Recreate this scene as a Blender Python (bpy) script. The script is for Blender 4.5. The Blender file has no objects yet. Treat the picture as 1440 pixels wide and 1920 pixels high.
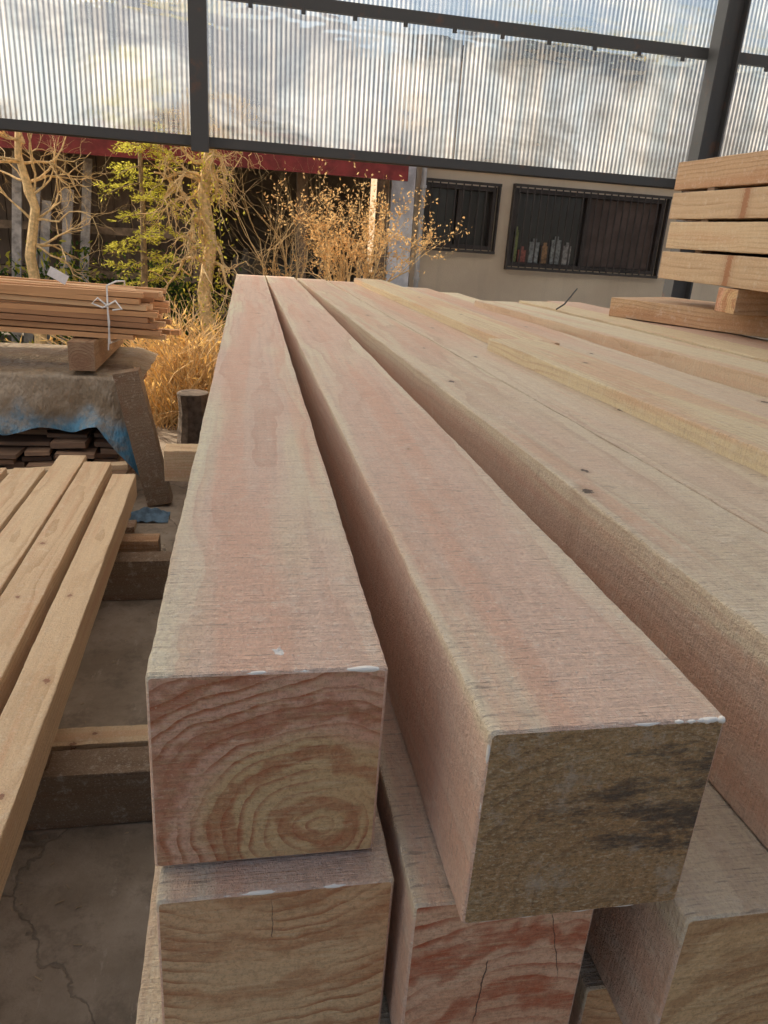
import bpy, math, random
from mathutils import Vector, Matrix, noise
random.seed(7)
scn=bpy.context.scene
COL=bpy.context.collection

# ------------------------------------------------------------ node helper
class NT:
    def __init__(s,name):
        s.m=bpy.data.materials.new(name); s.m.use_nodes=True
        s.t=s.m.node_tree; s.t.nodes.clear()
        s.out=s.t.nodes.new('ShaderNodeOutputMaterial')
    def n(s,typ,**kw):
        nd=s.t.nodes.new(typ)
        for k,v in kw.items():
            if k=='i':
                for a,b in v.items():
                    if hasattr(b,'links'): s.t.links.new(b,nd.inputs[a])
                    else: nd.inputs[a].default_value=b
            else: setattr(nd,k,v)
        return nd
    def coord(s,w='Object'): return s.n('ShaderNodeTexCoord').outputs[w]
    def map(s,v,sc=(1,1,1),loc=(0,0,0),rot=(0,0,0)):
        return s.n('ShaderNodeMapping',i={'Vector':v,'Scale':sc,'Location':loc,'Rotation':rot}).outputs[0]
    def noise(s,v,scale,detail=4,rough=.55,dist=0):
        return s.n('ShaderNodeTexNoise',i={'Vector':v,'Scale':scale,'Detail':detail,'Roughness':rough,'Distortion':dist}).outputs['Fac']
    def math(s,op,a,b=0.0,c=0.0,clamp=False):
        nd=s.n('ShaderNodeMath',operation=op,use_clamp=clamp)
        for k,v in enumerate((a,b,c)):
            if hasattr(v,'links'): s.t.links.new(v,nd.inputs[k])
            else: nd.inputs[k].default_value=v
        return nd.outputs[0]
    def ramp(s,f,lo,hi,a=0.0,b=1.0):
        return s.n('ShaderNodeMapRange',interpolation_type='SMOOTHSTEP',i={'Value':f,'From Min':lo,'From Max':hi,'To Min':a,'To Max':b}).outputs[0]
    def mix(s,f,a,b,mode='MIX'):
        nd=s.n('ShaderNodeMix',data_type='RGBA',blend_type=mode)
        for k,v in ((0,f),(6,a),(7,b)):
            if hasattr(v,'links'): s.t.links.new(v,nd.inputs[k])
            else: nd.inputs[k].default_value=v if k==0 else (*v[:3],1)
        return nd.outputs[2]
    def bump(s,h,strength=.3,dist=.002,nrm=None):
        nd=s.n('ShaderNodeBump',i={'Height':h,'Strength':strength,'Distance':dist})
        if nrm is not None: s.t.links.new(nrm,nd.inputs['Normal'])
        return nd.outputs[0]
    def finish(s,col,rough=.7,nrm=None,metal=0.0,spec=.4):
        b=s.n('ShaderNodeBsdfPrincipled')
        for k,v in (('Base Color',col),('Roughness',rough),('Metallic',metal),('Specular IOR Level',spec)):
            if hasattr(v,'links'): s.t.links.new(v,b.inputs[k])
            else: b.inputs[k].default_value=(*v[:3],1) if k=='Base Color' else v
        if nrm is not None: s.t.links.new(nrm,b.inputs['Normal'])
        s.t.links.new(b.outputs[0],s.out.inputs[0]); s.b=b
        return s.m

def wood(name,cx,cz,sap,heart,rh=.06,late=(.45,.2,.1),ring=32,ringk=.35,knots=(),end=False,weather=0,saw=1.0,off=0.0,cracks=(),band=0.0):
    s=NT(name); o=s.coord()
    o2=s.map(o,loc=(off,off*7.3,off*1.7))
    wn=s.n('ShaderNodeTexNoise',i={'Vector':s.map(o2,sc=(6,1.3,6)),'Scale':1.0,'Detail':3.0}).outputs['Color']
    wv=s.n('ShaderNodeVectorMath',operation='MULTIPLY_ADD',i={0:wn,1:(.07,0,.07),2:s.map(o,loc=(-cx-.035,0,-cz-.035),sc=(1,.02,1))}).outputs[0]
    wr=s.n('ShaderNodeTexWave',wave_type='RINGS',rings_direction='Y',wave_profile='SAW',
          i={'Vector':wv,'Scale':float(ring),'Distortion':1.6,'Detail':2.0,'Detail Scale':1.5,'Detail Roughness':.6}).outputs['Fac']
    sep=s.n('ShaderNodeSeparateXYZ',i={0:wv})
    r=s.math('SQRT',s.math('ADD',s.math('MULTIPLY',sep.outputs[0],sep.outputs[0]),s.math('MULTIPLY',sep.outputs[2],sep.outputs[2])))
    rn=s.math('ADD',r,s.math('MULTIPLY',s.math('SUBTRACT',s.noise(s.map(o2,sc=(5,1.0,5)),1.0,2),.5),.08))
    hf=s.ramp(rn,rh+.014,rh-.014)
    c=s.mix(hf,sap,heart)
    lf=s.math('MULTIPLY',s.ramp(wr,.5,1.0),ringk)
    lf=s.math('MULTIPLY',lf,s.ramp(s.noise(s.map(o2,sc=(12,2,12),loc=(3,3,3)),1.0,1),.3,.7,.2,1.4))
    c=s.mix(lf,c,late)
    if band:
        wb=s.n('ShaderNodeTexWave',wave_type='RINGS',rings_direction='Y',wave_profile='SIN',
          i={'Vector':wv,'Scale':float(ring)*.22,'Distortion':5.0,'Detail':3.0,'Detail Scale':3.0,'Detail Roughness':.65}).outputs['Fac']
        c=s.mix(s.ramp(wb,.5,1.0,0,band),c,late)
    st=s.noise(s.map(o2,sc=(90,2.0,90)),1.0,3,.6)
    c=s.mix(s.ramp(st,.4,.75,0,.38),c,tuple(v*.76 for v in heart))
    if not end:
        bl=s.noise(s.map(o2,sc=(15,.8,15)),1.0,3)
        c=s.mix(s.ramp(bl,.49,.64,0,.6),c,tuple(v*k for v,k in zip(heart,(.97,.8,.72))))
        up=s.math('ABSOLUTE',s.n('ShaderNodeSeparateXYZ',i={0:s.n('ShaderNodeNewGeometry').outputs['True Normal']}).outputs[2])
        sk=s.ramp(up,.2,.8,.45*saw,saw)
        sawn=s.noise(s.map(o2,sc=(18,300,18)),1.0,3,.75)
        fuzz=s.noise(s.map(o2,sc=(1,.6,1)),280,3,.8)
        blot=s.noise(o2,34,4,.75)
        scr=s.noise(s.map(o2,sc=(32,280,32),loc=(9,4,2)),1.0,2,.5)
        h=s.math('ADD',s.math('MULTIPLY',sawn,s.math('MULTIPLY',sk,1.8)),s.math('MULTIPLY',fuzz,1.3))
        h=s.math('ADD',h,s.math('MULTIPLY',blot,1.8))
        c=s.mix(s.math('MULTIPLY',s.ramp(sawn,.36,.55,.24,0),sk),c,tuple(v*.5 for v in heart))  # groove shade painted into the colour, since bump shading shows weakly
        c=s.mix(s.math('MULTIPLY',s.ramp(scr,.62,.72,0,.6),sk),c,tuple(v*.42 for v in heart))
        c=s.mix(s.ramp(fuzz,.34,.5,.3,0),c,tuple(v*.48 for v in heart))
        c=s.mix(s.ramp(fuzz,.56,.72,0,.5),c,(.95,.89,.78))
        c=s.mix(s.ramp(blot,.53,.7,0,.25),c,(.93,.86,.72))
        for (kx,ky,kr,kc) in knots:
            vm=s.n('ShaderNodeVectorMath',operation='MULTIPLY',i={0:s.map(o,loc=(-kx,-ky*.7,0),sc=(1,.7,0)),1:(1,1,0)}).outputs[0]
            ln=s.n('ShaderNodeVectorMath',operation='LENGTH',i={0:vm}).outputs['Value']
            ln=s.math('ADD',ln,s.math('MULTIPLY',s.math('SUBTRACT',s.noise(o,130,2),.5),kr*2.4))
            if kc[0]<.6: c=s.mix(s.ramp(ln,kr*3,kr,0,.35),c,(.42,.22,.12))
            c=s.mix(s.ramp(ln,kr*1.1,kr*.7,0,.9),c,kc)
        return s.finish(c,.48,s.bump(h,1.0,.0036),spec=.45)
    # end grain
    g=s.noise(o2,260,3,.8)
    kerf=s.noise(s.map(o2,sc=(22,20,260),rot=(0,math.radians(62),0)),1.0,3,.7)
    kerf2=s.noise(s.map(o2,sc=(10,20,150),rot=(0,math.radians(-20),0)),1.0,2,.7)
    c=s.mix(s.ramp(kerf,.47,.72,0,.32),c,(.84,.66,.4))
    c=s.mix(s.ramp(kerf2,.5,.7,0,.25),c,tuple(v*.5 for v in heart))
    c=s.mix(s.ramp(g,.35,.55,.3,0),c,tuple(v*.45 for v in late))
    if not weather: c=s.mix(s.ramp(g,.61,.75,0,.4),c,(.92,.78,.56))
    h=s.math('ADD',s.math('MULTIPLY',g,.8),s.math('ADD',s.math('MULTIPLY',kerf,.9),s.math('MULTIPLY',kerf2,.5)))
    if weather:
        m2=s.noise(o2,22,6,.8)
        m3=s.noise(s.map(o2,loc=(5,5,5),sc=(.7,1,1.5),rot=(0,math.radians(25),0)),260,3,.85)
        c=s.mix(s.ramp(m3,.54,.64,0,.75),c,(.97,.78,.5))
        c=s.mix(s.ramp(m3,.45,.36,0,.5),c,(.18,.1,.04))
        c=s.mix(s.ramp(m2,.53,.67,0,.6),c,(.84,.68,.5))
        c=s.mix(s.ramp(m2,.46,.34,0,.5),c,(.38,.2,.08))
        m1=s.noise(s.map(o2,sc=(11,10,44),rot=(0,math.radians(14),0)),1.0,6,.8)
        px=s.n('ShaderNodeSeparateXYZ',i={0:o})
        belt=s.ramp(s.math('ABSOLUTE',s.math('SUBTRACT',px.outputs[2],.115)),.08,.0,0,.16)
        m1=s.math('ADD',s.math('ADD',m1,belt),s.math('MULTIPLY',s.math('SUBTRACT',px.outputs[0],.14),1.1))
        c=s.mix(s.ramp(m1,.56,.74,0,.8),c,(.07,.062,.055))
        h=s.math('ADD',s.math('MULTIPLY',h,1.3),s.math('MULTIPLY',m2,2.5))
        h=s.math('ADD',h,s.math('MULTIPLY',m3,1.3))
    for (x0,z0,x1,z1,wd) in cracks:
        L=math.hypot(x1-x0,z1-z0); a=math.atan2(z1-z0,x1-x0)
        wob=s.n('ShaderNodeVectorMath',operation='MULTIPLY_ADD',i={0:s.n('ShaderNodeTexNoise',i={'Vector':o,'Scale':60.0,'Detail':4.0}).outputs['Color'],1:(.007,0,.007),2:s.map(o,loc=(-x0-.0035,0,-z0-.0035))}).outputs[0]
        sp=s.n('ShaderNodeSeparateXYZ',i={0:s.map(wob,rot=(0,a,0))})
        m=s.ramp(s.math('ABSOLUTE',sp.outputs[2]),wd,wd*.3)
        m=s.math('MULTIPLY',m,s.math('MULTIPLY',s.ramp(sp.outputs[0],-.002,.004),s.ramp(sp.outputs[0],L,L-.02)))
        c=s.mix(m,c,(.08,.035,.02))
    return s.finish(c,.5,s.bump(h,1.0 if weather else .85,.005 if weather else .0032),spec=.45)

def plain(name,col,rough=.7,var=.25,scale=6,bump=.2,bscale=60,metal=0.0,bd=.004):
    s=NT(name); o=s.coord()
    a=s.noise(o,scale,5,.6)
    c=s.mix(s.ramp(a,.3,.7),tuple(v*(1-var) for v in col),tuple(min(1,v*(1+var)) for v in col))
    return s.finish(c,rough,s.bump(s.noise(o,bscale,4,.6),bump,bd),metal)

# ------------------------------------------------------------ mesh builder
class MB:
    def __init__(s): s.v=[];s.f=[];s.mi=[]
    def box(s,x0,x1,y0,y1,z0,z1,mi=0,M=None):
        b0=len(s.v)
        pts=[(x,y,z) for x in (x0,x1) for y in (y0,y1) for z in (z0,z1)]
        if M is not None: pts=[tuple(M@Vector(p)) for p in pts]
        s.v+=pts
        for f in ((0,1,3,2),(4,6,7,5),(0,4,5,1),(2,3,7,6),(0,2,6,4),(1,5,7,3)):
            s.f.append(tuple(b0+k for k in f)); s.mi.append(mi)
    def tube(s,path,rad,n=6,mi=0,cap=True):
        b0=len(s.v); m=len(path)
        for k,p in enumerate(path):
            p=Vector(p)
            d=(Vector(path[min(k+1,m-1)])-Vector(path[max(k-1,0)])).normalized()
            a=d.orthogonal().normalized() if k==0 else (a-d*a.dot(d)).normalized()
            c=d.cross(a)
            for j in range(n):
                t=2*math.pi*j/n
                s.v.append(tuple(p+(a*math.cos(t)+c*math.sin(t))*rad[k]))
        for k in range(m-1):
            for j in range(n):
                s.f.append((b0+k*n+j,b0+k*n+(j+1)%n,b0+(k+1)*n+(j+1)%n,b0+(k+1)*n+j)); s.mi.append(mi)
        if cap:
            s.f.append(tuple(b0+j for j in reversed(range(n)))); s.mi.append(mi)
            s.f.append(tuple(b0+(m-1)*n+j for j in range(n))); s.mi.append(mi)
    def leaf(s,p,d,ln,w,mi=0,rng=random):
        d=d.normalized(); a=d.cross(Vector((rng.uniform(-1,1),rng.uniform(-1,1),rng.uniform(-1,1)))).normalized()
        b0=len(s.v); p=Vector(p)
        s.v+=[tuple(p),tuple(p+d*ln*.5+a*w*.5),tuple(p+d*ln),tuple(p+d*ln*.5-a*w*.5)]
        s.f.append((b0,b0+1,b0+2,b0+3)); s.mi.append(mi)
    def build(s,name,mats,smooth=False,loc=(0,0,0),rz=0,parent=None,smi=None):
        me=bpy.data.meshes.new(name); me.from_pydata(s.v,[],s.f)
        for m in mats: me.materials.append(m)
        me.polygons.foreach_set('material_index',s.mi)
        if smooth: me.polygons.foreach_set('use_smooth',[True]*len(s.f))
        elif smi is not None: me.polygons.foreach_set('use_smooth',[q==smi for q in s.mi])
        me.update()
        o=bpy.data.objects.new(name,me); COL.objects.link(o); o.location=loc; o.rotation_euler=(0,0,rz)
        if parent: o.parent=parent
        return o
def empty(name,loc=(0,0,0)):
    e=bpy.data.objects.new(name,None); COL.objects.link(e); e.location=loc; return e

# ------------------------------------------------------------ materials
wax=NT('wax'); o=wax.coord()
wax=wax.finish((.86,.8,.7),.3,wax.bump(wax.noise(o,150,3),.5,.002))
SAP=(.92,.81,.57); HEART=(.88,.62,.47)
def beam(xl,y0,xf,L,w,h,ztop,mat,mend,wx=False,name='timber_beam',b=.003):
    """sawn beam: near-left corner (xl,y0), left edge reaches x=xf at the far end"""
    rz=-math.atan2(xf-xl,L)
    mb=MB(); N=200; ys=[0,.0012,.003]+[L*(k/N)**1.6 for k in range(5,N)]+[L-.0025,L]
    rg=random.Random(int(xl*1000)+int(ztop*100)); ph=rg.uniform(0,9)
    for k,y in enumerate(ys):
        e=.0026 if k in(0,len(ys)-1) else (.0009 if k==1 else 0)
        bb=b*(1+.8*noise.noise(Vector((y*9+ph,1.7,0))))
        q=bb*.3
        prof=[(bb,0),(w-bb,0),(w-q,q),(w,bb),(w,h-bb),(w-q,h-q),(w-bb,h),(bb,h),(q,h-q),(0,h-bb),(0,bb),(q,q)]
        for (px,pz) in prof:
            jx=noise.noise(Vector((y*5+ph,px*20,pz*20)))*.0018+noise.noise(Vector((y*45+ph,px*20,pz*20)))*.0011
            jz=noise.noise(Vector((y*5+ph+7,px*20,pz*20)))*.0018+noise.noise(Vector((y*45+ph+7,px*20,pz*20)))*.0011
            x=px+(e if px<w/2 else -e)+jx; z=pz+(e if pz<h/2 else -e)+jz
            mb.v.append((x,y,z))
    P=12
    for k in range(len(ys)-1):
        for j in range(P):
            mb.f.append((k*P+j,k*P+(j+1)%P,(k+1)*P+(j+1)%P,(k+1)*P+j)); mb.mi.append(0)
    mb.f.append(tuple(range(P)));mb.mi.append(1)
    n0=(len(ys)-1)*P
    mb.f.append(tuple(n0+j for j in reversed(range(P))));mb.mi.append(1)
    if wx:
        def bead(a,c,r0,n=60):
            path=[];rad=[]
            for k in range(n):
                t=k/(n-1); p=Vector(a).lerp(Vector(c),t)
                q=noise.noise(Vector((t*6,ph,0)))
                path.append((p.x,p.y-abs(noise.noise(Vector((t*16,ph,0))))*.0006,p.z+noise.noise(Vector((t*14,ph,3)))*.0006))
                rad.append(max(.0003,r0*(.65+1.0*q))*min(1,(1-t)*20+.2))
            mb.tube(path,rad,8,2)
        bead((.003,.0022,h-.0028),(w-.002,.0022,h-.0028),.0022)
        for r in (wx if isinstance(wx,(list,tuple)) else ()): bead(*r)
    return mb.build(name,[mat,mend,wax],loc=(xl,y0,ztop-h),rz=rz,smi=2)

DK=(.05,.03,.02); PK=(.55,.3,.17)
m1=wood('cypress_pink',.105,.02,SAP,HEART,.198,late=(.68,.35,.22),ring=26,ringk=.4,off=1.3,knots=[(.107,.03,.005,(.92,.9,.86)),(.12,2.6,.006,PK),(.05,3.7,.005,PK)])
e1=wood('cypress_endgrain',.135,.03,(.8,.45,.3),(.74,.5,.25),.105,late=(.46,.14,.055),ring=26,ringk=.85,end=True,off=1.3,band=.65)
m2=wood('cypress_rose',.1,.0,(.91,.77,.55),(.86,.6,.45),.21,late=(.68,.38,.25),ring=24,ringk=.36,off=4.1,knots=[(.1,.75,.003,PK),(.08,2.5,.005,PK)])
e2=wood('weathered_endgrain',.1,.03,(.8,.49,.22),(.76,.44,.19),.1,late=(.38,.18,.07),ring=20,ringk=.45,end=True,off=2.6,weather=1)
m3=wood('cypress_tan',.1,.0,(.82,.69,.49),(.78,.55,.4),.2,late=(.56,.34,.21),ring=20,ringk=.35,off=7.7,knots=[(.015,.62,.008,DK),(.06,.72,.006,DK),(.05,1.45,.007,DK),(.12,2.0,.004,DK),(.1,2.9,.006,DK)])
m4=wood('cypress_tan_b',.1,.04,(.82,.68,.49),(.78,.54,.39),.16,late=(.56,.34,.21),ring=20,ringk=.35,off=9.2,knots=[(.14,.63,.01,(.55,.25,.12)),(.17,1.2,.008,DK),(.05,1.9,.006,DK),(.1,2.6,.006,DK)])
m5=wood('cypress_yellow',.3,-.1,(.86,.71,.45),(.79,.55,.36),.2,late=(.6,.36,.17),ring=28,ringk=.5,off=12.2,knots=[(.1,.8,.006,DK),(.12,1.6,.006,DK)])
m6=wood('cypress_pale',-.2,.1,(.88,.77,.54),(.8,.59,.4),.22,late=(.6,.38,.2),ring=28,ringk=.5,off=15.2,knots=[(.1,1.3,.006,DK)])
el1=wood('endgrain_flat',.09,.42,(.82,.54,.29),(.78,.48,.25),.32,late=(.5,.2,.08),ring=22,ringk=.85,end=True,off=5.3,band=.55,cracks=[(.1,.14,.098,.19,.0005)])
el2=wood('endgrain_red',.1,-.05,(.84,.5,.31),(.79,.43,.25),.15,late=(.5,.12,.045),ring=18,ringk=.8,end=True,off=8.3,band=.85,cracks=[(.13,.17,.15,.08,.0006),(.075,.12,.07,.03,.0009)])
el3=wood('endgrain_rough',.12,-.03,(.77,.5,.25),(.66,.38,.17),.09,late=(.4,.17,.06),ring=22,ringk=.7,end=True,off=6.4,band=.5)
mt=wood('spruce_rail',.05,-.1,(.8,.59,.36),(.72,.5,.3),.08,late=(.54,.32,.15),ring=22,ringk=.45,off=3.9,saw=.3,
        knots=[(.05,.6,.008,(.3,.13,.07)),(.07,.95,.007,(.3,.13,.07)),(.03,1.0,.005,(.3,.13,.07)),(.07,1.35,.008,(.3,.13,.07)),(.04,1.8,.006,(.3,.13,.07))])
mtb=wood('spruce_rail_b',.02,-.06,(.78,.57,.35),(.7,.48,.28),.08,late=(.5,.29,.13),ring=22,ringk=.5,off=6.9,saw=.3,
        knots=[(.05,1.35,.007,(.3,.13,.07)),(.05,1.8,.006,(.3,.13,.07)),(.03,2.2,.008,(.3,.13,.07))])
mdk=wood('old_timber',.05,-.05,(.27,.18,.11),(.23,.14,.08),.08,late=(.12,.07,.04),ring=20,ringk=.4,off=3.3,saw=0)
mor=wood('orange_timber',.05,-.05,(.7,.46,.26),(.62,.37,.2),.08,late=(.4,.19,.08),ring=20,ringk=.5,off=2.2,saw=.4,knots=[(.05,.5,.01,PK)])
mor2=wood('orange_timber_b',.2,.3,(.74,.53,.32),(.66,.42,.24),.25,late=(.45,.24,.11),ring=14,ringk=.95,off=5.2,saw=.4,knots=[(.0,1.6,.014,(.45,.2,.09))])

# ------------------------------------------------------------ main stack
B=beam
B(-.078,.520,-.044,4.98,.197,.2,1.16,m1,e1,wx=True)
B(.178,.426,.160,5.1,.198,.196,1.16,m2,e2,wx=[((.0025,.002,.003),(.0025,.002,.19),.0016),((.003,.002,.002),(.16,.002,.002),.0012),((.15,.0015,.1937),(.197,.0015,.1932),.0026)])
B(.503,.34,.375,5.1,.195,.196,1.16,m3,e1)
B(.708,.33,.585,5.1,.2,.196,1.156,m4,e2)
B(.915,.34,.80,2.05,.2,.235,1.195,m5,e1)
B(.862,2.395,.765,2.95,.2,.228,1.188,m5,el1)
B(1.125,.4,1.02,4.6,.2,.196,1.17,m4,el1)
B(1.335,.4,1.23,4.6,.2,.196,1.15,m6,el1)
B(-.075,.487,-.06,4.9,.207,.196,.957,m2,el1,wx=True)
B(.143,.452,.16,4.9,.172,.196,.962,m2,el2)
B(.376,.41,.36,5.0,.197,.196,.962,m3,el3)
B(.60,.40,.57,5.0,.197,.196,.962,m4,el3)
B(.82,.42,.78,5.0,.197,.196,.955,m5,el1)
B(1.06,.42,1.0,5.0,.197,.196,.955,m5,el1)
for x,d in ((-.107,.40),(.13,.45),(.36,.5),(.59,.46),(.83,.5),(1.07,.46)):
    B(x,d,x-.005,5.25,.197,.196,.757,m6 if x<0 else m3,el1)
for x,d in ((-.06,.47),(.16,.5),(.38,.5),(.6,.46),(.83,.5),(1.07,.46)):
    B(x,d,x+.01,5.2,.19,.07,.555,m4,el1)
blkm=plain('concrete_block',(.3,.29,.27),.9)
for y,xs in ((.9,-.02),(3.42,-.365),(4.9,-.15)):
    o=beam(xs,y,xs,2.6,.13,.15,.484,mt,el1,name='bearer_beam'); o.rotation_euler=(0,0,-math.pi/2); o.location=(xs,y+.13,.334)
    for x in (xs+.25,1.2,2.0):
        mb=MB(); mb.box(0,.2,0,.2,.03,.334,0); mb.box(-.01,.21,-.01,.21,0,.03,0); mb.build('support_block',[blkm],loc=(x,y-.03,0))
# right-hand beams
B(1.52,.5,1.19,3.36,.24,.11,1.2,m6,el1)
B(1.79,.5,1.485,3.5,.2,.105,1.2,m5,e1)
B(2.01,.5,1.71,3.65,.21,.1,1.195,m4,el1)
B(2.24,.5,1.95,3.6,.21,.1,1.17,m6,el1)
for zz in (1.08,.88,.68):
    for k in range(5): B(1.55+.24*k,.5,1.3+.24*k,3.6,.22,.19,zz,(m3,m5,m4,m6,m3)[k],el1)
for y in (1.0,3.3):
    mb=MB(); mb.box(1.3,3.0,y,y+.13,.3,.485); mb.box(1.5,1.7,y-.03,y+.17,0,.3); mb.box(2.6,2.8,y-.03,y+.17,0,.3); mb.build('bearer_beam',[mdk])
o=beam(2.6,1.9,2.6,1.66,.55,.085,1.285,mor,el1,name='timber_slab'); o.rotation_euler=(0,0,math.radians(31)); o.location=(2.56,1.93,1.2)
o=beam(1.88,2.7,1.88,1.3,.13,.095,1.383,mor,e1,name='spacer_block'); o.rotation_euler=(0,0,-math.pi/2); o.location=(1.9,2.83,1.287)
zs=1.386
for k,(hh,g) in enumerate(((.118,.013),(.112,.013),(.11,.013),(.115,.013))):
    for j in range(4):
        rr=random.Random(k*7+j)
        B(1.9+j*.215+rr.uniform(-.008,.008)+(.0 if k!=3 else .012),1.2,1.9+j*.215+.01*k,2.1+.02*k+rr.uniform(-.01,.02),.2,hh,zs+hh,(mor2,mt,mor2,mor)[k] if j==0 else mor,el1)
    if k<3:
        for y in (1.5,2.3,3.05):
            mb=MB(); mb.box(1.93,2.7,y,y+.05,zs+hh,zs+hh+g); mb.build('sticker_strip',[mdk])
    zs+=hh+g
mb=MB(); mb.tube([(1.49,3.47,1.207),(1.54,3.5,1.23),(1.64,3.6,1.3)],[.004,.004,.003],8); mb.build('iron_bar',[plain('rust_iron',(.05,.045,.04),.6)])

# ------------------------------------------------------------ left rails
mend=wood('spruce_end',.05,-.02,(.55,.4,.22),(.5,.33,.17),.06,late=(.36,.2,.08),ring=22,ringk=.6,end=True,off=1.0)
B(-.525,.3,-.572,2.97,.1,.105,.42,mt,mend)
B(-.69,.3,-.722,3.15,.118,.105,.42,mtb,mend)
B(-.83,.3,-.852,3.25,.12,.105,.42,mt,mend)
B(-.97,.35,-1.0,3.0,.13,.105,.42,mtb,mend)
B(-1.12,.35,-1.16,3.0,.13,.105,.42,mt,mend)
def crossb(y,h0,h1,w_,x1,mat):
    o=beam(0,0,0,1.4+x1,w_,h1-h0,h1,mat,mdk,name='bearer_beam'); o.rotation_euler=(0,0,-math.pi/2); o.location=(-1.4,y+w_,h0)
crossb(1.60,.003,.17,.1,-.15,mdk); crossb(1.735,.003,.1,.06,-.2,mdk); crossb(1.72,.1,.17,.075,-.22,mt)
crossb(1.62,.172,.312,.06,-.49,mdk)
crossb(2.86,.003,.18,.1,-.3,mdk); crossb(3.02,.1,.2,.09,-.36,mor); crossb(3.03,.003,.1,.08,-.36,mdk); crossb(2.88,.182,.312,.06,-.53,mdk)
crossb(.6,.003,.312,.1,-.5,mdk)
rg=random.Random(77)
for k in range(9):
    o=beam(0,0,0,rg.uniform(.3,.8),rg.uniform(.04,.1),.03,.03,rg.choice([mdk,mor,mt]),mend,name='offcut_board'); o.location=(rg.uniform(-1.4,-.75),rg.uniform(3.45,3.7),.004+.032*k); o.rotation_euler=(0,0,-math.pi/2+rg.uniform(-.3,.3))

# ------------------------------------------------------------ left rack
ced=NT('cedar_slat'); o=ced.coord()
c=ced.mix(ced.noise(ced.map(o,sc=(3,60,60)),1,4),(.74,.42,.2),(.48,.23,.1))
cg=ced.n('ShaderNodeNewGeometry').outputs['Random Per Island']
c=ced.mix(ced.ramp(cg,.5,1,0,.6),c,(.82,.58,.33)); c=ced.mix(ced.ramp(cg,.3,0,0,.6),c,(.22,.1,.055))
ced=ced.finish(c,.6,ced.bump(ced.noise(ced.map(o,sc=(8,200,200)),1,3),.3,.002))
rope=plain('white_string',(.75,.73,.7),.8)
mb=MB(); rg=random.Random(3)
for r in range(8):
    for q in range(8):
        x1=rg.uniform(-.13,.07); a=rg.uniform(-.02,.02)
        M=Matrix.Rotation(a,4,'Z')@Matrix.Rotation(rg.uniform(-.014,.014)+.016,4,'Y')
        z=r*.032+rg.uniform(0,.005); y=q*.043+rg.uniform(-.006,.006)
        mb.box(-2.3+x1,x1,y,y+.038,z,z+.026,0,M)
pth=[(-.2,-.02,-.015),(-.2,-.022,.13),(-.2,-.01,.28),(-.2,.17,.29),(-.2,.35,.28),(-.2,.37,.1),(-.2,.35,-.02),(-.2,.17,-.022),(-.2,-.02,-.015)]
mb.tube(pth,[.005]*9,6,1)
mb.tube([(-.2,-.03,.18),(-.24,-.05,.22),(-.27,-.05,.19),(-.22,-.04,.17),(-.2,-.03,.18),(-.15,-.05,.21),(-.12,-.05,.17),(-.17,-.04,.16)],[.005]*8,6,1)
mb.tube([(-.2,-.03,.18),(-.19,-.04,.1),(-.205,-.04,-.05)],[.004]*3,6,1)
mb.build('slat_bundle',[ced,rope],loc=(-.5,4.2,.865),rz=math.radians(-6))
mb=MB(); mb.box(-2.6,-.4,0,.05,0,.035); mb.box(-2.4,-.3,.08,.13,0,.03)
mb.build('slat_bundle',[ced],loc=(-.1,4.6,.83),rz=math.radians(-10))
obm=wood('old_beam',.06,.05,(.36,.22,.13),(.3,.16,.09),.05,late=(.16,.07,.03),ring=20,ringk=.6,end=True)
for x in (-.9,-1.9):
    mb=MB(); mb.box(0,.13,0,1.0,0,.15); mb.build('bearer_beam',[obm],loc=(x,4.12,.712))
mb=MB(); mb.box(-.05,.05,0,.003,0,.05,0,Matrix.Rotation(.5,4,'Y')); mb.box(-.04,.03,.004,.007,0,.03,0,Matrix.Rotation(.5,4,'Y')); mb.build('paper_tag',[plain('paper',(.8,.8,.8),.6)],loc=(-.98,4.35,1.15))
tp=NT('dirty_tarp'); o=tp.coord(); sx=tp.n('ShaderNodeSeparateXYZ',i={0:o})
nz=tp.noise(o,4,5,.6)
f=tp.ramp(tp.math('ADD',sx.outputs[2],tp.math('MULTIPLY',nz,.45)),.62,.78)
c=tp.mix(f,(.1,.28,.42),(.27,.2,.13)); c=tp.mix(tp.ramp(tp.noise(o,12,5,.7),.42,.68,0,.7),c,(.37,.3,.22))
tp=tp.finish(c,.4,tp.bump(tp.noise(tp.map(o,sc=(1,1,.5)),10,4,.6),1.0,.05))
mb=MB(); nx,ny=90,60
for j in range(ny+1):
    for i in range(nx+1):
        u=i/nx;v=j/ny; x=-2.7+2.15*u
        s_=v*1.3
        n1=noise.noise(Vector((x*3,s_*3,1)));n2=noise.noise(Vector((x*9,s_*7,5)))
        if s_<.9: y=5.1-s_; z=.69+.012*n1
        else:
            k=(s_-.9)/.4; lenk=.28+.05*noise.noise(Vector((x*2.2,0,4)))+.05*noise.noise(Vector((x*6,0,4)))+.3*max(0,(u-.9)/.1)
            z=.69-k*lenk; y=4.12-.05*math.sin(min(1,k)*1.6)-.045*n1*k-.04*math.sin(x*15+n1*4)*k
        if u>.95: z-= (u-.95)*1.2*(.69 if s_<.9 else .3)
        mb.v.append((x+.01*n2,y,z))
for j in range(ny):
    for i in range(nx):
        a=j*(nx+1)+i; mb.f.append((a,a+1,a+nx+2,a+nx+1)); mb.mi.append(0)
mb.build('blue_tarp',[tp],smooth=True)
bd=NT('old_boards'); o=bd.coord(); g=bd.n('ShaderNodeNewGeometry').outputs['Random Per Island']
c=bd.mix(g,(.12,.07,.045),(.66,.4,.24)); c=bd.mix(bd.noise(bd.map(o,sc=(4,60,60)),1,4),c,(.12,.075,.05))
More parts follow.
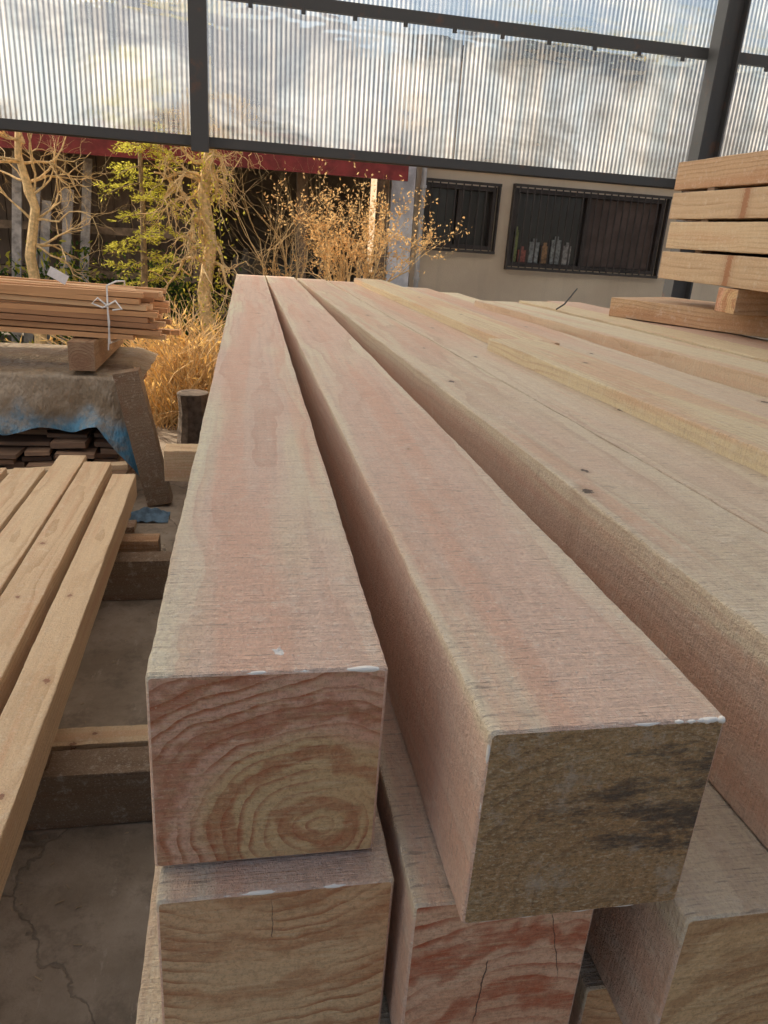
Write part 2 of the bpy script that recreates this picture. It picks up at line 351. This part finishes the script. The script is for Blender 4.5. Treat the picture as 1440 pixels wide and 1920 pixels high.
bd=bd.finish(c,.7,bd.bump(bd.noise(bd.map(o,sc=(6,90,90)),1,3),.3,.003))
mb=MB(); rg=random.Random(9); z=.03
while z<.64:
    x=-2.7
    while x<-.7:
        L=rg.uniform(.08,.3)
        x1=min(x+L,-.62+rg.uniform(-.06,.0)); yy=4.1+rg.uniform(-.1,.05)+(.16 if z>.3 else 0)
        M=Matrix.Translation((x,yy,z))@Matrix.Rotation(rg.uniform(-.04,.04),4,'Y')@Matrix.Rotation(rg.uniform(-.06,.06),4,'Z')
        mb.box(0,x1-x,0,.7,0,rg.uniform(.02,.034),0,M)
        x=x1+rg.uniform(.004,.04)
    z+=rg.uniform(.034,.046)
mb.box(-2.6,-2.5,4.3,5.0,0,.03);mb.box(-.9,-.8,4.3,5.0,0,.03)
mb.build('board_stack',[bd])
mb=MB(); M=Matrix.Rotation(math.radians(-11),4,'Y')
mb.box(-.07,.06,0,.1,0,.74,0,M); mb.build('leaning_post',[mdk],loc=(-.45,3.96,.015))
mb=MB(); mb.tube([(0,0,0),(0,0,.02),(.005,0,.3),(0,0,.42),(0,0,.425)],[.11,.12,.1,.105,.095],14); mb.build('tree_stump',[plain('bark_stump',(.13,.1,.08),.9,.4,20,.6,50)],loc=(-.33,5.0,0))
mb=MB()
for j in range(13):
    for i in range(13):
        x=i/12-.5;y=j/12-.5; r=math.hypot(x,y)
        mb.v.append((x*.22,y*.16,max(.004,.06*(1-r*1.7)+.03*noise.noise(Vector((x*7,y*7,2))))))
for j in range(12):
    for i in range(12):
        a=j*13+i; mb.f.append((a,a+1,a+14,a+13)); mb.mi.append(0)
mb.build('blue_rag',[plain('rag_blue',(.1,.16,.22),.8,.4,20)],smooth=True,loc=(-.5,3.8,0))

# ------------------------------------------------------------ steel frame and corrugated sheets
steel=NT('painted_steel'); o=steel.coord()
c=steel.mix(steel.ramp(steel.noise(o,7,6,.7),.55,.7,0,.7),(.05,.05,.052),(.11,.06,.04))
steel=steel.finish(c,.5,steel.bump(steel.noise(o,60,3),.15,.003))
fr=empty('steel_frame')
def part(name,boxes,mat,parent,loc=(0,0,0)):
    mb=MB()
    for b_ in boxes: mb.box(*b_)
    return mb.build(name,[mat],loc=loc,parent=parent)
part('rail_lower',[(-6,8,6.0,6.04,1.99,2.055),(-6,8,6.043,6.09,1.985,1.997)],steel,fr)
part('rail_middle',[(-6,8,5.99,6.03,2.90,2.975),(-6,8,6.033,6.08,2.96,2.972)],steel,fr)
part('rail_top',[(-6,8,6.0,6.05,3.86,3.94)],steel,fr)
part('post_a',[(-.355,-.235,5.90,5.985,1.95,4.0)],steel,fr)
part('post_b',[(3.50,3.515,5.84,5.985,0,4.0),(3.665,3.68,5.84,5.985,0,4.0),(3.515,3.665,5.90,5.912,0,4.0)],steel,fr)
part('post_c',[(-5.0,-4.85,5.84,5.985,0,4.0)],steel,fr)
part('bolts',[(x*.36-5,x*.36-4.97,5.975,5.988,2.865,2.90) for x in range(36)],steel,fr)
def mixs(s,f,a,b):
    m=s.n('ShaderNodeMixShader')
    if hasattr(f,'links'): s.t.links.new(f,m.inputs[0])
    else: m.inputs[0].default_value=f
    s.t.links.new(a.outputs[0],m.inputs[1]); s.t.links.new(b.outputs[0],m.inputs[2]); return m
pc=NT('corrugated_plastic'); o=pc.coord()
streak=pc.noise(pc.map(o,sc=(11,1,.3)),1,5,.8)
st2=pc.noise(pc.map(o,sc=(.9,1,1.5)),1,4,.6,.6)
st3=pc.noise(pc.map(o,sc=(1.3,1,1.1),loc=(4,0,2)),1,3,.6,.4)
cc=pc.mix(pc.ramp(streak,.38,.6),(.6,.7,.77),(.98,.99,.98))
cc=pc.mix(pc.ramp(st3,.45,.65,0,.6),cc,(.5,.62,.74))
bmp=pc.bump(pc.noise(pc.map(o,sc=(1.0,1,4)),1,3),.7,.15)
tl=pc.n('ShaderNodeBsdfTranslucent',i={'Color':cc})
df=pc.n('ShaderNodeBsdfDiffuse',i={'Color':cc})
gl=pc.n('ShaderNodeBsdfGlossy',i={'Color':(.92,.96,1,1),'Roughness':.2,'Normal':bmp})
re=pc.n('ShaderNodeBsdfRefraction',i={'Color':(.95,.98,1,1),'Roughness':.1,'IOR':1.12,'Normal':bmp})
x=mixs(pc,.05,tl,df)
x=mixs(pc,pc.ramp(st2,.36,.64,.15,.72),x,re)
fz=pc.n('ShaderNodeFresnel',i={'IOR':1.45}).outputs[0]
x=mixs(pc,pc.math('ADD',pc.math('MULTIPLY',fz,.5),.02),x,gl)
pc.t.links.new(x.outputs[0],pc.out.inputs[0]); pcm=pc.m
def corr(x0,x1,z0,z1,y,pitch=.034,amp=.004,name='corrugated_panel'):
    mb=MB(); n=int((x1-x0)/pitch*8); rows=6
    for r in range(rows+1):
        z=z0+(z1-z0)*r/rows
        for i in range(n+1):
            x=x0+(x1-x0)*i/n
            a_=amp*(1+.45*noise.noise(Vector((x*2.3,7,z))))
            mb.v.append((x,y+a_*math.sin(2*math.pi*(x-x0)/pitch)+.015*noise.noise(Vector((x*1.2,z*1.5,y))),z))
    for r in range(rows):
        for i in range(n):
            a=r*(n+1)+i; mb.f.append((a,a+1,a+n+2,a+n+1)); mb.mi.append(0)
    return mb.build(name,[pcm],smooth=True)
for a,b_ in ((-6,-3.2),(-3.19,-.3),(-.29,1.6),(1.61,3.58),(3.6,8)):
    corr(a,b_,2.02,2.93,6.115); corr(a,b_,2.945,3.9,6.125)
# unseen roof, added to shade and softly light the stack: translucent sheets on purlins
rf=empty('unseen_shade_roof')
mr=NT('roof_light_diffuser')
tl=mr.n('ShaderNodeBsdfTranslucent',i={'Color':(.95,.96,.97,1)}); df=mr.n('ShaderNodeBsdfDiffuse',i={'Color':(.9,.9,.9,1)})
x=mixs(mr,.04,tl,df); mr.t.links.new(x.outputs[0],mr.out.inputs[0])
def rz_(y): return 4.5-(y+1.5)/7.8*.45
Y0=.3  # front roof edge set back to let sky light reach the near ends
mb=MB(); n=400
for r in range(2):
    for i in range(n+1):
        x=-10+18*i/n; y=(Y0,6.3)[r]; mb.v.append((x,y,rz_(y)+.02*math.sin(x*30)))
for i in range(n): mb.f.append((i,i+1,n+2+i,n+1+i)); mb.mi.append(0)
mb.build('sheet',[mr.m],smooth=True,parent=rf)
for y in (.35,1.7,3.1,4.5,5.8):
    z=rz_(y)-.08
    part('purlin',[(-10,8,y,y+.06,z-.05,z+.03)],steel,rf)
for x in (-9.9,-5,-.6,3.55,7.8):
    mb=MB(); a=rz_(Y0)-.13;b_=rz_(6.2)-.13
    mb.v+=[(0,Y0,a-.14),(.1,Y0,a-.14),(.1,Y0,a),(0,Y0,a),(0,6.2,b_-.14),(.1,6.2,b_-.14),(.1,6.2,b_),(0,6.2,b_)]
    for f_ in ((0,1,2,3),(7,6,5,4),(0,4,5,1),(1,5,6,2),(2,6,7,3),(3,7,4,0)): mb.f.append(f_); mb.mi.append(0)
    mb.build('rafter',[steel],loc=(x,0,0),parent=rf)
part('post_d',[(-5,-4.88,.4,.52,0,4.15),(-9.9,-9.78,.4,.52,0,4.15),(-9.9,-9.78,5.84,5.96,0,4.0),(7.7,7.82,.4,.52,0,4.15),(7.7,7.82,5.84,5.96,0,4.0)],steel,rf)

# ------------------------------------------------------------ ground
gm=NT('ground_mat'); o=gm.coord()
c=gm.mix(gm.ramp(gm.noise(o,.6,6,.6),.35,.65),(.22,.185,.14),(.33,.28,.22)); c=gm.mix(gm.ramp(gm.noise(o,8,6,.7),.5,.7,0,.5),c,(.1,.11,.05))
gm=gm.finish(c,.95,gm.bump(gm.noise(o,25,6,.7),.6,.03))
mb=MB(); mb.v+=[(-250,-150,-.06),(250,-150,-.06),(250,400,-.06),(-250,400,-.06)]; mb.f.append((0,1,2,3)); mb.mi.append(0); mb.build('ground',[gm])
cn=NT('concrete'); o=cn.coord()
c=cn.mix(cn.ramp(cn.noise(o,3,7,.65),.35,.65),(.25,.195,.14),(.39,.315,.24))
c=cn.mix(cn.ramp(cn.noise(cn.map(o,loc=(3,1,0)),9,6,.75),.48,.66,0,.55),c,(.15,.117,.085))
c=cn.mix(cn.ramp(cn.noise(cn.map(o,sc=(3,1,1),loc=(1,5,0)),7,6,.8),.58,.7,0,.5),c,(.5,.42,.34))
vw=cn.n('ShaderNodeTexNoise',i={'Vector':o,'Scale':5.0,'Detail':5.0}).outputs['Color']
vv=cn.n('ShaderNodeVectorMath',operation='MULTIPLY_ADD',i={0:vw,1:(.3,.3,0),2:o}).outputs[0]
vo=cn.n('ShaderNodeTexVoronoi',feature='DISTANCE_TO_EDGE',i={'Vector':vv,'Scale':.9}).outputs['Distance']
cr=cn.ramp(vo,.004,.001); c=cn.mix(cn.math('MULTIPLY',cr,.35),c,(.08,.065,.05))
h=cn.math('SUBTRACT',cn.noise(o,45,6,.7),cn.math('MULTIPLY',cr,1.0))
cn=cn.finish(c,.8,cn.bump(h,.6,.008))
mb=MB(); mb.box(-11,9,-9,6.4,-.2,0); mb.build('concrete_floor',[cn])
mb=MB(); rg=random.Random(4)
for _ in range(160):
    x=rg.uniform(-.95,-.1);y=rg.uniform(.9,3.9);M=Matrix.Translation((x,y,.003))@Matrix.Rotation(rg.uniform(0,6.3),4,'Z')
    L=rg.uniform(.003,.01); mb.box(-L,L,-.001,.001,0,.002,0,M)
mb.build('wood_chips',[plain('chips',(.4,.3,.19),.8)])

# ------------------------------------------------------------ buildings
bh=empty('stucco_house')
stc=NT('stucco'); o=stc.coord()
c=stc.mix(stc.ramp(stc.noise(o,1.2,6,.6),.3,.7),(.64,.5,.36),(.74,.6,.44)); c=stc.mix(stc.ramp(stc.noise(stc.map(o,sc=(4,4,.4)),1,5,.7),.5,.75,0,.3),c,(.44,.34,.25))
stc=stc.finish(c,.9,stc.bump(stc.noise(o,70,4,.7),.6,.01))
blk=plain('window_bars',(.06,.047,.04),.45); fra=plain('window_frame',(.07,.055,.048),.4)
gls=NT('window_glass'); gls=gls.finish((.07,.066,.06),.15,spec=.6)
WY=9.0
def wallrects(wins,x0,x1,z0,z1):
    r=[];x=x0
    for (a,b_,c_,d) in wins:
        r.append((x,a,WY,WY+.2,z0,z1)); r.append((a,b_,WY,WY+.2,z0,c_)); r.append((a,b_,WY,WY+.2,d,z1)); x=b_
    r.append((x,x1,WY,WY+.2,z0,z1)); return r
W=[(2.08,2.92,1.38,2.07),(3.14,5.08,1.22,2.09)]
part('walls',wallrects(W,1.95,9,-.05,3.3)+[(1.95,2.15,WY+.21,14,0,3.3),(8.8,9,WY+.21,14,0,3.3)],stc,bh)
part('lintel_band',[(2.0,9,WY-.03,WY-.002,2.22,2.29)],plain('band',(.72,.6,.46),.8),bh)
part('roof_slab',[(1.8,9.2,WY-.15,14.2,3.3,3.42)],plain('roof_grey',(.16,.16,.17),.7),bh)
for (a,b_,c_,d) in W:
    part('window_glass',[(a,b_,WY+.12,WY+.13,c_,d)],gls,bh)
    fw=.045
    part('window_frame',[(a,b_,WY-.01,WY+.1,d-fw,d),(a,b_,WY-.01,WY+.1,c_,c_+fw),(a,a+fw,WY-.01,WY+.1,c_+fw,d-fw),(b_-fw,b_,WY-.01,WY+.1,c_+fw,d-fw),((a+b_)/2-.03,(a+b_)/2+.03,WY+.03,WY+.1,c_+fw,d-fw)],fra,bh)
    nb=int((b_-a)/.085)
    bars=[(a+(k+.5)*(b_-a)/nb-.007,a+(k+.5)*(b_-a)/nb+.007,WY-.07,WY-.056,c_-.03,d+.03) for k in range(nb)]
    bars+=[(a-.03,b_+.03,WY-.085,WY-.072,z,z+.03) for z in (c_-.04,d+.01)]+[(a-.03,a-.01,WY-.07,WY,c_-.04,d+.04),(b_+.01,b_+.03,WY-.07,WY,c_-.04,d+.04)]
    part('window_grille',bars,blk,bh)
part('sliding_shutter',[(4.14,5.03,WY+.05,WY+.08,1.27,2.04)],plain('brown_shutter',(.12,.08,.065),.6),bh)
for k,(x,w_,h_,c_) in enumerate(((3.3,.1,.14,(.35,.12,.09)),(3.44,.12,.24,(.3,.3,.28)),(3.59,.1,.2,(.35,.2,.1)),(3.72,.12,.28,(.27,.27,.25)),(3.88,.1,.22,(.33,.3,.27)),(3.23,.05,.36,(.25,.27,.1)))):
    part('bottle',[(x,x+w_,WY+.085,WY+.112,1.27,1.27+h_),(x+w_*.3,x+w_*.7,WY+.09,WY+.11,1.27+h_,1.27+h_+.04)],plain('bottle_%d'%k,c_,.5,.5,25),bh)
mb=MB(); mb.tube([(2.02,8.93,0),(2.02,8.93,3.2)],[.03,.03],10); mb.tube([(2.02,8.93,1.0),(2.02,8.93,1.03)],[.04,.04],10);mb.tube([(2.02,8.93,2.0),(2.02,8.93,2.03)],[.04,.04],10)
mb.build('downpipe',[plain('pipe_white',(.55,.52,.5),.5)],parent=bh)
part('corner_panel',[(1.66,1.93,8.95,9.1,0,2.6)],plain('white_tin',(.78,.77,.82),.5),bh)
wh=empty('wooden_house')
wd=NT('dark_boards'); o=wd.coord(); g=wd.n('ShaderNodeNewGeometry').outputs['Random Per Island']
c=wd.mix(g,(.19,.14,.11),(.32,.24,.18)); c=wd.mix(wd.noise(wd.map(o,sc=(30,30,1.5)),1,5,.7),c,(.11,.08,.065))
wd=wd.finish(c,.8,wd.bump(wd.noise(wd.map(o,sc=(60,60,2)),1,3),.4,.004))
red=plain('red_fascia',(.26,.035,.035),.5,.3); pst=plain('house_post',(.28,.2,.14),.8,.3,12)
bx=[];x=-7; rg=random.Random(1)
while x<-.55:
    w_=rg.uniform(.13,.2); bx.append((x,x+w_-.008,9.2+rg.uniform(-.006,.006),9.26,0.9,2.5)); x+=w_
part('wall_boards',bx,wd,wh)
part('inner_wall',[(-7,1.65,10.4,10.5,0,2.6)],plain('inner_dark',(.13,.11,.09),.9),wh)
part('posts',[(-6.5,-6.36,9.0,9.14,0,2.5),(-3.1,-2.96,9.0,9.14,0,2.5),(-1.95,-1.83,9.0,9.14,0,2.5),(-.55,-.42,9.0,9.14,0,2.5),(.6,.72,9.0,9.14,0,2.5),(1.52,1.64,9.0,9.14,0,2.5)],pst,wh)
part('beams',[(-7,1.65,9.01,9.12,2.3,2.45),(-7,-.3,8.97,8.99,1.28,1.36),(-7,-.5,8.97,8.99,.82,.9)],pst,wh)
part('fascia',[(-7.5,1.72,8.36,8.4,2.02,2.36)],red,wh)
mb=MB(); mb.v+=[(-7.5,8.36,2.37),(1.75,8.36,2.37),(1.75,12.5,4.1),(-7.5,12.5,4.1),(-7.5,8.36,2.3),(1.75,8.36,2.3),(1.75,12.5,4.0),(-7.5,12.5,4.0)]
for f_ in ((0,1,2,3),(7,6,5,4),(0,4,5,1),(1,5,6,2),(2,6,7,3),(3,7,4,0)): mb.f.append(f_); mb.mi.append(0)
mb.build('roof',[plain('roof_tin',(.2,.2,.22),.5,.3,3)],parent=wh)
for k in range(14):
    x=-.3+k*.14+rg.uniform(-.03,.03); hh=rg.uniform(.2,.8); cc_=rg.choice([(.12,.1,.08),(.2,.16,.11),(.08,.1,.1),(.22,.2,.18),(.1,.07,.05)])
    mb=MB(); mb.box(0,rg.uniform(.1,.2),0,.3,0,hh); mb.box(.02,.08,.02,.2,hh,hh+.06); mb.build('storage_box',[plain('box_%d'%k,cc_,.7)],loc=(x,9.3+rg.uniform(0,.6),.5))
part('bench',[(-.5,1.6,9.2,10.2,.44,.499),(-.45,-.4,9.25,10.1,-.05,.44),(1.5,1.55,9.25,10.1,-.05,.44)],pst,wh)
mb=MB()
for k in range(7):
    M=Matrix.Translation((-2.35+k*.1,8.2+k*.03,0))@Matrix.Rotation(math.radians(-14),4,'X')@Matrix.Rotation(math.radians(rg.uniform(-5,5)),4,'Y')
    mb.box(0,.09,0,.025,0,rg.uniform(1.5,2.1),0,M)
mb.build('leaning_boards',[plain('grey_boards',(.42,.38,.36),.8,.4,10)])

# ------------------------------------------------------------ plants
def leafmat(name,a,b,tr=.5):
    s=NT(name); g=s.n('ShaderNodeNewGeometry').outputs['Random Per Island']
    c=s.mix(g,a,b)
    d=s.n('ShaderNodeBsdfDiffuse',i={'Color':c}); t=s.n('ShaderNodeBsdfTranslucent',i={'Color':c})
    m=mixs(s,tr,d,t); s.t.links.new(m.outputs[0],s.out.inputs[0]); return s.m
bark=plain('bark',(.3,.21,.12),.9,.4,25,.6,60); bark_sun=plain('bark_sun_gold',(.74,.53,.27),.85,.3,25,.6,60)  # gold bark has the warm sunlight painted into its colour
lsun=leafmat('leaf_sun_gold',(.8,.46,.18),(.95,.68,.33)); lyel=leafmat('leaf_yellowgreen',(.5,.48,.06),(.86,.78,.16)); lgrn=leafmat('leaf_green',(.05,.1,.03),(.15,.23,.06)); lbr=leafmat('leaf_sun_straw',(.75,.45,.14),(.97,.72,.3))  # gold and straw leaf colours also hold the warm sunlight
def rv(rg,s=1): return Vector((rg.gauss(0,s),rg.gauss(0,s),rg.gauss(0,s)))
def grow(mb,rg,p,d,L,r,depth,curl=.25,grav=0,leaf=None,nl=3,ls=.03,kids=(2,4),spread=.8,n=6):
    path=[p.copy()];rad=[r];seg=6; d=d.normalized()
    for k in range(seg):
        d=(d+rv(rg,curl)+Vector((0,0,grav))).normalized(); p=p+d*L/seg; path.append(p.copy()); rad.append(r*(1-.65*(k+1)/seg))
        if leaf is not None and depth<=1:
            for _ in range(nl): mb.leaf(p+rv(rg,.012),(rv(rg)+d*.5),ls*rg.uniform(.6,1.3),ls*.5,leaf,rg)
    mb.tube([tuple(q) for q in path],rad,n if depth>1 else 4,0,cap=depth>1)
    if depth>0:
        for _ in range(rg.randint(*kids)):
            k=rg.randint(2,seg); dd=(Vector(path[k])-Vector(path[k-1])).normalized()
            grow(mb,rg,path[k],dd+rv(rg,spread*.6),L*rg.uniform(.5,.8),rad[k]*.75,depth-1,curl,grav,leaf,nl,ls,kids,spread,n)
mb=MB(); rg=random.Random(12)
mb.tube([(-1.85,7.3,-.06),(-1.8,7.3,.7),(-1.84,7.3,1.1),(-1.76,7.3,1.5),(-1.85,7.28,1.9),(-1.8,7.3,2.5)],[.06,.05,.045,.038,.03,.015],9)
for z in (1.2,1.4,1.55,1.7,1.85,2.0,2.2):
    for _ in range(3): grow(mb,rg,Vector((-1.8,7.3,z)),Vector((rg.choice((-1,1)),rg.uniform(-.6,.6),rg.uniform(.1,.6))),rg.uniform(.45,.7),.012,3,.28,.02,None,1,.025,(2,4))
mb.build('bare_tree',[bark_sun,lsun])
mb=MB(); rg=random.Random(5)
mb.tube([(-.84,7.0,-.06),(-.85,7,.8),(-.83,7,1.6),(-.84,7,2.7)],[.035,.03,.022,.008],8)
z=1.0
while z<2.7:
    for _ in range(5):
        a=rg.uniform(0,6.28); L=(.5-.1*(z-1))*rg.uniform(.5,1.1); d=Vector((math.cos(a),math.sin(a),rg.uniform(-.15,.4))).normalized()
        p=Vector((-.84,7,z+rg.uniform(-.06,.06))); pts=[p+d*L*t-Vector((0,0,.08*t*t)) for t in (0,.33,.66,1)]
        mb.tube([tuple(q) for q in pts],[.007,.005,.004,.002],4,0,False)
        for q in range(30):
            t=rg.uniform(.15,1); c_=p+d*L*t-Vector((0,0,.08*t*t))+rv(rg,.012)
            side=d.cross(Vector((0,0,1)))*rg.choice((-1,1))
            for _ in range(4): mb.leaf(c_+side*rg.uniform(0,.07),side+d*.6+rv(rg,.5),rg.uniform(.025,.045),.009,1,rg)
    z+=.15
mb.build('conifer_sapling',[bark,lyel])
mb=MB(); rg=random.Random(21)
tr_=[(-.32,7.0,-.06),(-.31,7,.5),(-.34,7,.9),(-.27,7,1.3),(-.33,7,1.7),(-.26,7,2.1),(-.3,7,2.7)]
mb.tube(tr_,[.075,.065,.06,.055,.05,.045,.02],10)
for z in (1.15,1.3,1.5,1.65,1.8,1.95,2.05,2.2,2.4):
    for _ in range(3):
        sx_=rg.choice((-1,1)); grow(mb,rg,Vector((-.3+sx_*.03,7,z)),Vector((sx_,rg.uniform(-.7,.5),rg.uniform(.1,.7))),rg.uniform(.4,.62),.018,2,.45,-.16,None,1,.03,(3,5),.9)
for _ in range(900):
    q=Vector((-.3,7,1.0))+Vector((rg.gauss(0,.1),rg.gauss(0,.1),rg.uniform(-.45,1.2))); mb.leaf(q,rv(rg),rg.uniform(.02,.045),.02,2,rg)
mb.build('gnarled_tree',[bark_sun,lsun,lyel])
mb=MB(); rg=random.Random(33)
for _ in range(11):
    grow(mb,rg,Vector((.98+rg.uniform(-.08,.08),7.1+rg.uniform(-.1,.1),.8)),Vector((rg.uniform(-.55,.6),rg.uniform(-.3,.3),1)),rg.uniform(.5,.8),.014,3,.14,.04,1,1,.032,(3,4),.75)
mb.tube([(.98,7.1,-.06),(.98,7.1,.5),(1.0,7.1,.85)],[.06,.05,.04],8)
mb.build('sun_gold_shrub',[bark_sun,lsun])
mb=MB(); rg=random.Random(34)
for _ in range(9):
    grow(mb,rg,Vector((.45+rg.uniform(-.12,.12),7.5+rg.uniform(-.1,.1),.4)),Vector((rg.uniform(-.5,.5),rg.uniform(-.3,.3),1)),rg.uniform(.8,1.15),.013,3,.15,.03,None,2,.03,(2,4),.75)
mb.tube([(.45,7.5,-.06),(.45,7.5,.25),(.45,7.5,.45)],[.05,.045,.04],8)
mb.build('bare_shrub',[bark_sun,lsun])
mb=MB(); rg=random.Random(41)
for _ in range(620):
    p=Vector((-.48+rg.gauss(0,.2),6.0+rg.uniform(-.4,.4),-.03)); d=Vector((rg.gauss(0,.35),rg.gauss(0,.35),1)).normalized(); L=rg.uniform(.4,1.3)
    b_=Vector((rg.gauss(0,.35),rg.gauss(0,.35),-.2)); pts=[p+d*L*t+b_*L*t*t for t in (0,.25,.5,.75,1)]
    mb.tube([tuple(q) for q in pts],[.005,.0055,.005,.004,.002],4,0,False)
    for _ in range(4):
        t=rg.uniform(.3,1); mb.leaf(p+d*L*t+b_*L*t*t,d+rv(rg,.7),rg.uniform(.03,.1),.016,1,rg)
mb.build('straw_bush',[bark_sun,lbr])
def scrub(name,cx,cy,cz,sx,sy,sz,n,ls,mats,seed):
    mb=MB(); rg=random.Random(seed); cl=[Vector((rg.uniform(-1,1)*sx,rg.uniform(-1,1)*sy,rg.uniform(-1,1)*sz)) for _ in range(max(8,n//90))]
    for _ in range(n):
        c_=rg.choice(cl); q=Vector((cx,cy,cz))+c_+rv(rg,.12*min(1,sx)+ls); mb.leaf(q,rv(rg)+Vector((0,0,.4)),ls*rg.uniform(.6,1.4),ls*.4,rg.randint(0,len(mats)-1),rg)
    for c_ in cl[:14]: mb.tube([(cx+c_.x*.5,cy+c_.y*.5,-.06),(cx+c_.x,cy+c_.y,cz+c_.z)],[.01+ls*.1,.004+ls*.04],4)
    return mb.build(name,mats)
scrub('green_shrub',-1.5,7.9,.6,.9,.4,.3,2600,.07,[lgrn,lgrn,lyel],2)
scrub('green_shrub',-.5,7.7,.5,.7,.3,.3,1600,.06,[lgrn,lgrn],8)
scrub('yellow_shrub',-4.2,10.0,1.2,1.0,.8,1.2,3500,.09,[lyel,lgrn],3)
scrub('yellow_shrub',-2.7,7.4,.9,.3,.3,.8,1800,.06,[lyel,lgrn],13)
scrub('yellow_tree',6.6,16.5,4.0,1.2,1.0,1.0,2400,.16,[lyel,lsun,lgrn],15)  # added for sunlit yellow patches through the sheets; gold is in leaf colour
scrub('yellow_tree',-1.2,16.5,4.6,1.0,1.0,.9,2000,.16,[lyel,lsun,lgrn],16)
scrub('yellow_tree',10.2,17.0,3.8,1.4,1.0,1.0,2200,.16,[lyel,lgrn],17)
lblue=leafmat('leaf_far',(.05,.075,.04),(.16,.17,.07),.3)
scrub('tree_line',0,26,3.0,18,3,3.4,9000,.5,[lblue,lblue,lbr],5)
mb=MB(); n=60
for j in range(9):
    for i in range(n+1):
        x=-160+320*i/n; y=60+j*12
        mb.v.append((x,y,-.5+(j/8)**.8*14*(1+.5*noise.noise(Vector((x*.02,3,j*.2))))+1.5*noise.noise(Vector((x*.08,y*.08,0)))))
for j in range(8):
    for i in range(n):
        a=j*(n+1)+i; mb.f.append((a,a+1,a+n+2,a+n+1)); mb.mi.append(0)
mb.build('hill',[plain('hill_forest',(.08,.1,.09),.9,.5,.3,.8,1.5,bd=.8)],smooth=True)

# ------------------------------------------------------------ light
EL=math.radians(32); AZ=math.radians(-57)
sd=Vector((math.sin(AZ)*math.cos(EL),math.cos(AZ)*math.cos(EL),math.sin(EL)))
sun=bpy.data.lights.new('sun','SUN'); sun.energy=5; sun.angle=math.radians(.5); sun.color=(1,.88,.7)
so=bpy.data.objects.new('sun',sun); COL.objects.link(so); so.rotation_euler=(-sd).to_track_quat('-Z','Y').to_euler()
w=bpy.data.worlds.new("World"); scn.world=w; w.use_nodes=True; nt=w.node_tree
sk=nt.nodes.new('ShaderNodeTexSky'); sk.sky_type='NISHITA'; sk.sun_disc=False; sk.sun_elevation=EL; sk.sun_rotation=AZ; sk.dust_density=3.8; sk.ozone_density=.5
bg=nt.nodes['Background']; nt.links.new(sk.outputs[0],bg.inputs[0]); bg.inputs[1].default_value=.15
scn.view_settings.view_transform='Standard'; scn.view_settings.look='None'; scn.view_settings.exposure=0

# ------------------------------------------------------------ camera
pitch=math.radians(20.76); yaw=math.radians(11.57); roll=math.radians(4)
F=Vector((math.sin(yaw)*math.cos(pitch),math.cos(yaw)*math.cos(pitch),-math.sin(pitch)))
R0=Vector((math.cos(yaw),-math.sin(yaw),0)); U0=R0.cross(F)
R=math.cos(roll)*R0+math.sin(roll)*U0; U=-math.sin(roll)*R0+math.cos(roll)*U0
cd=bpy.data.cameras.new('camera'); cd.sensor_fit='VERTICAL'; cd.sensor_height=24; cd.lens=17.25; cd.clip_start=.02; cd.clip_end=1000
co=bpy.data.objects.new('camera',cd); COL.objects.link(co)
M=Matrix((R,U,-F)).transposed().to_4x4(); M.translation=(0,0,1.5); co.matrix_world=M
scn.camera=co
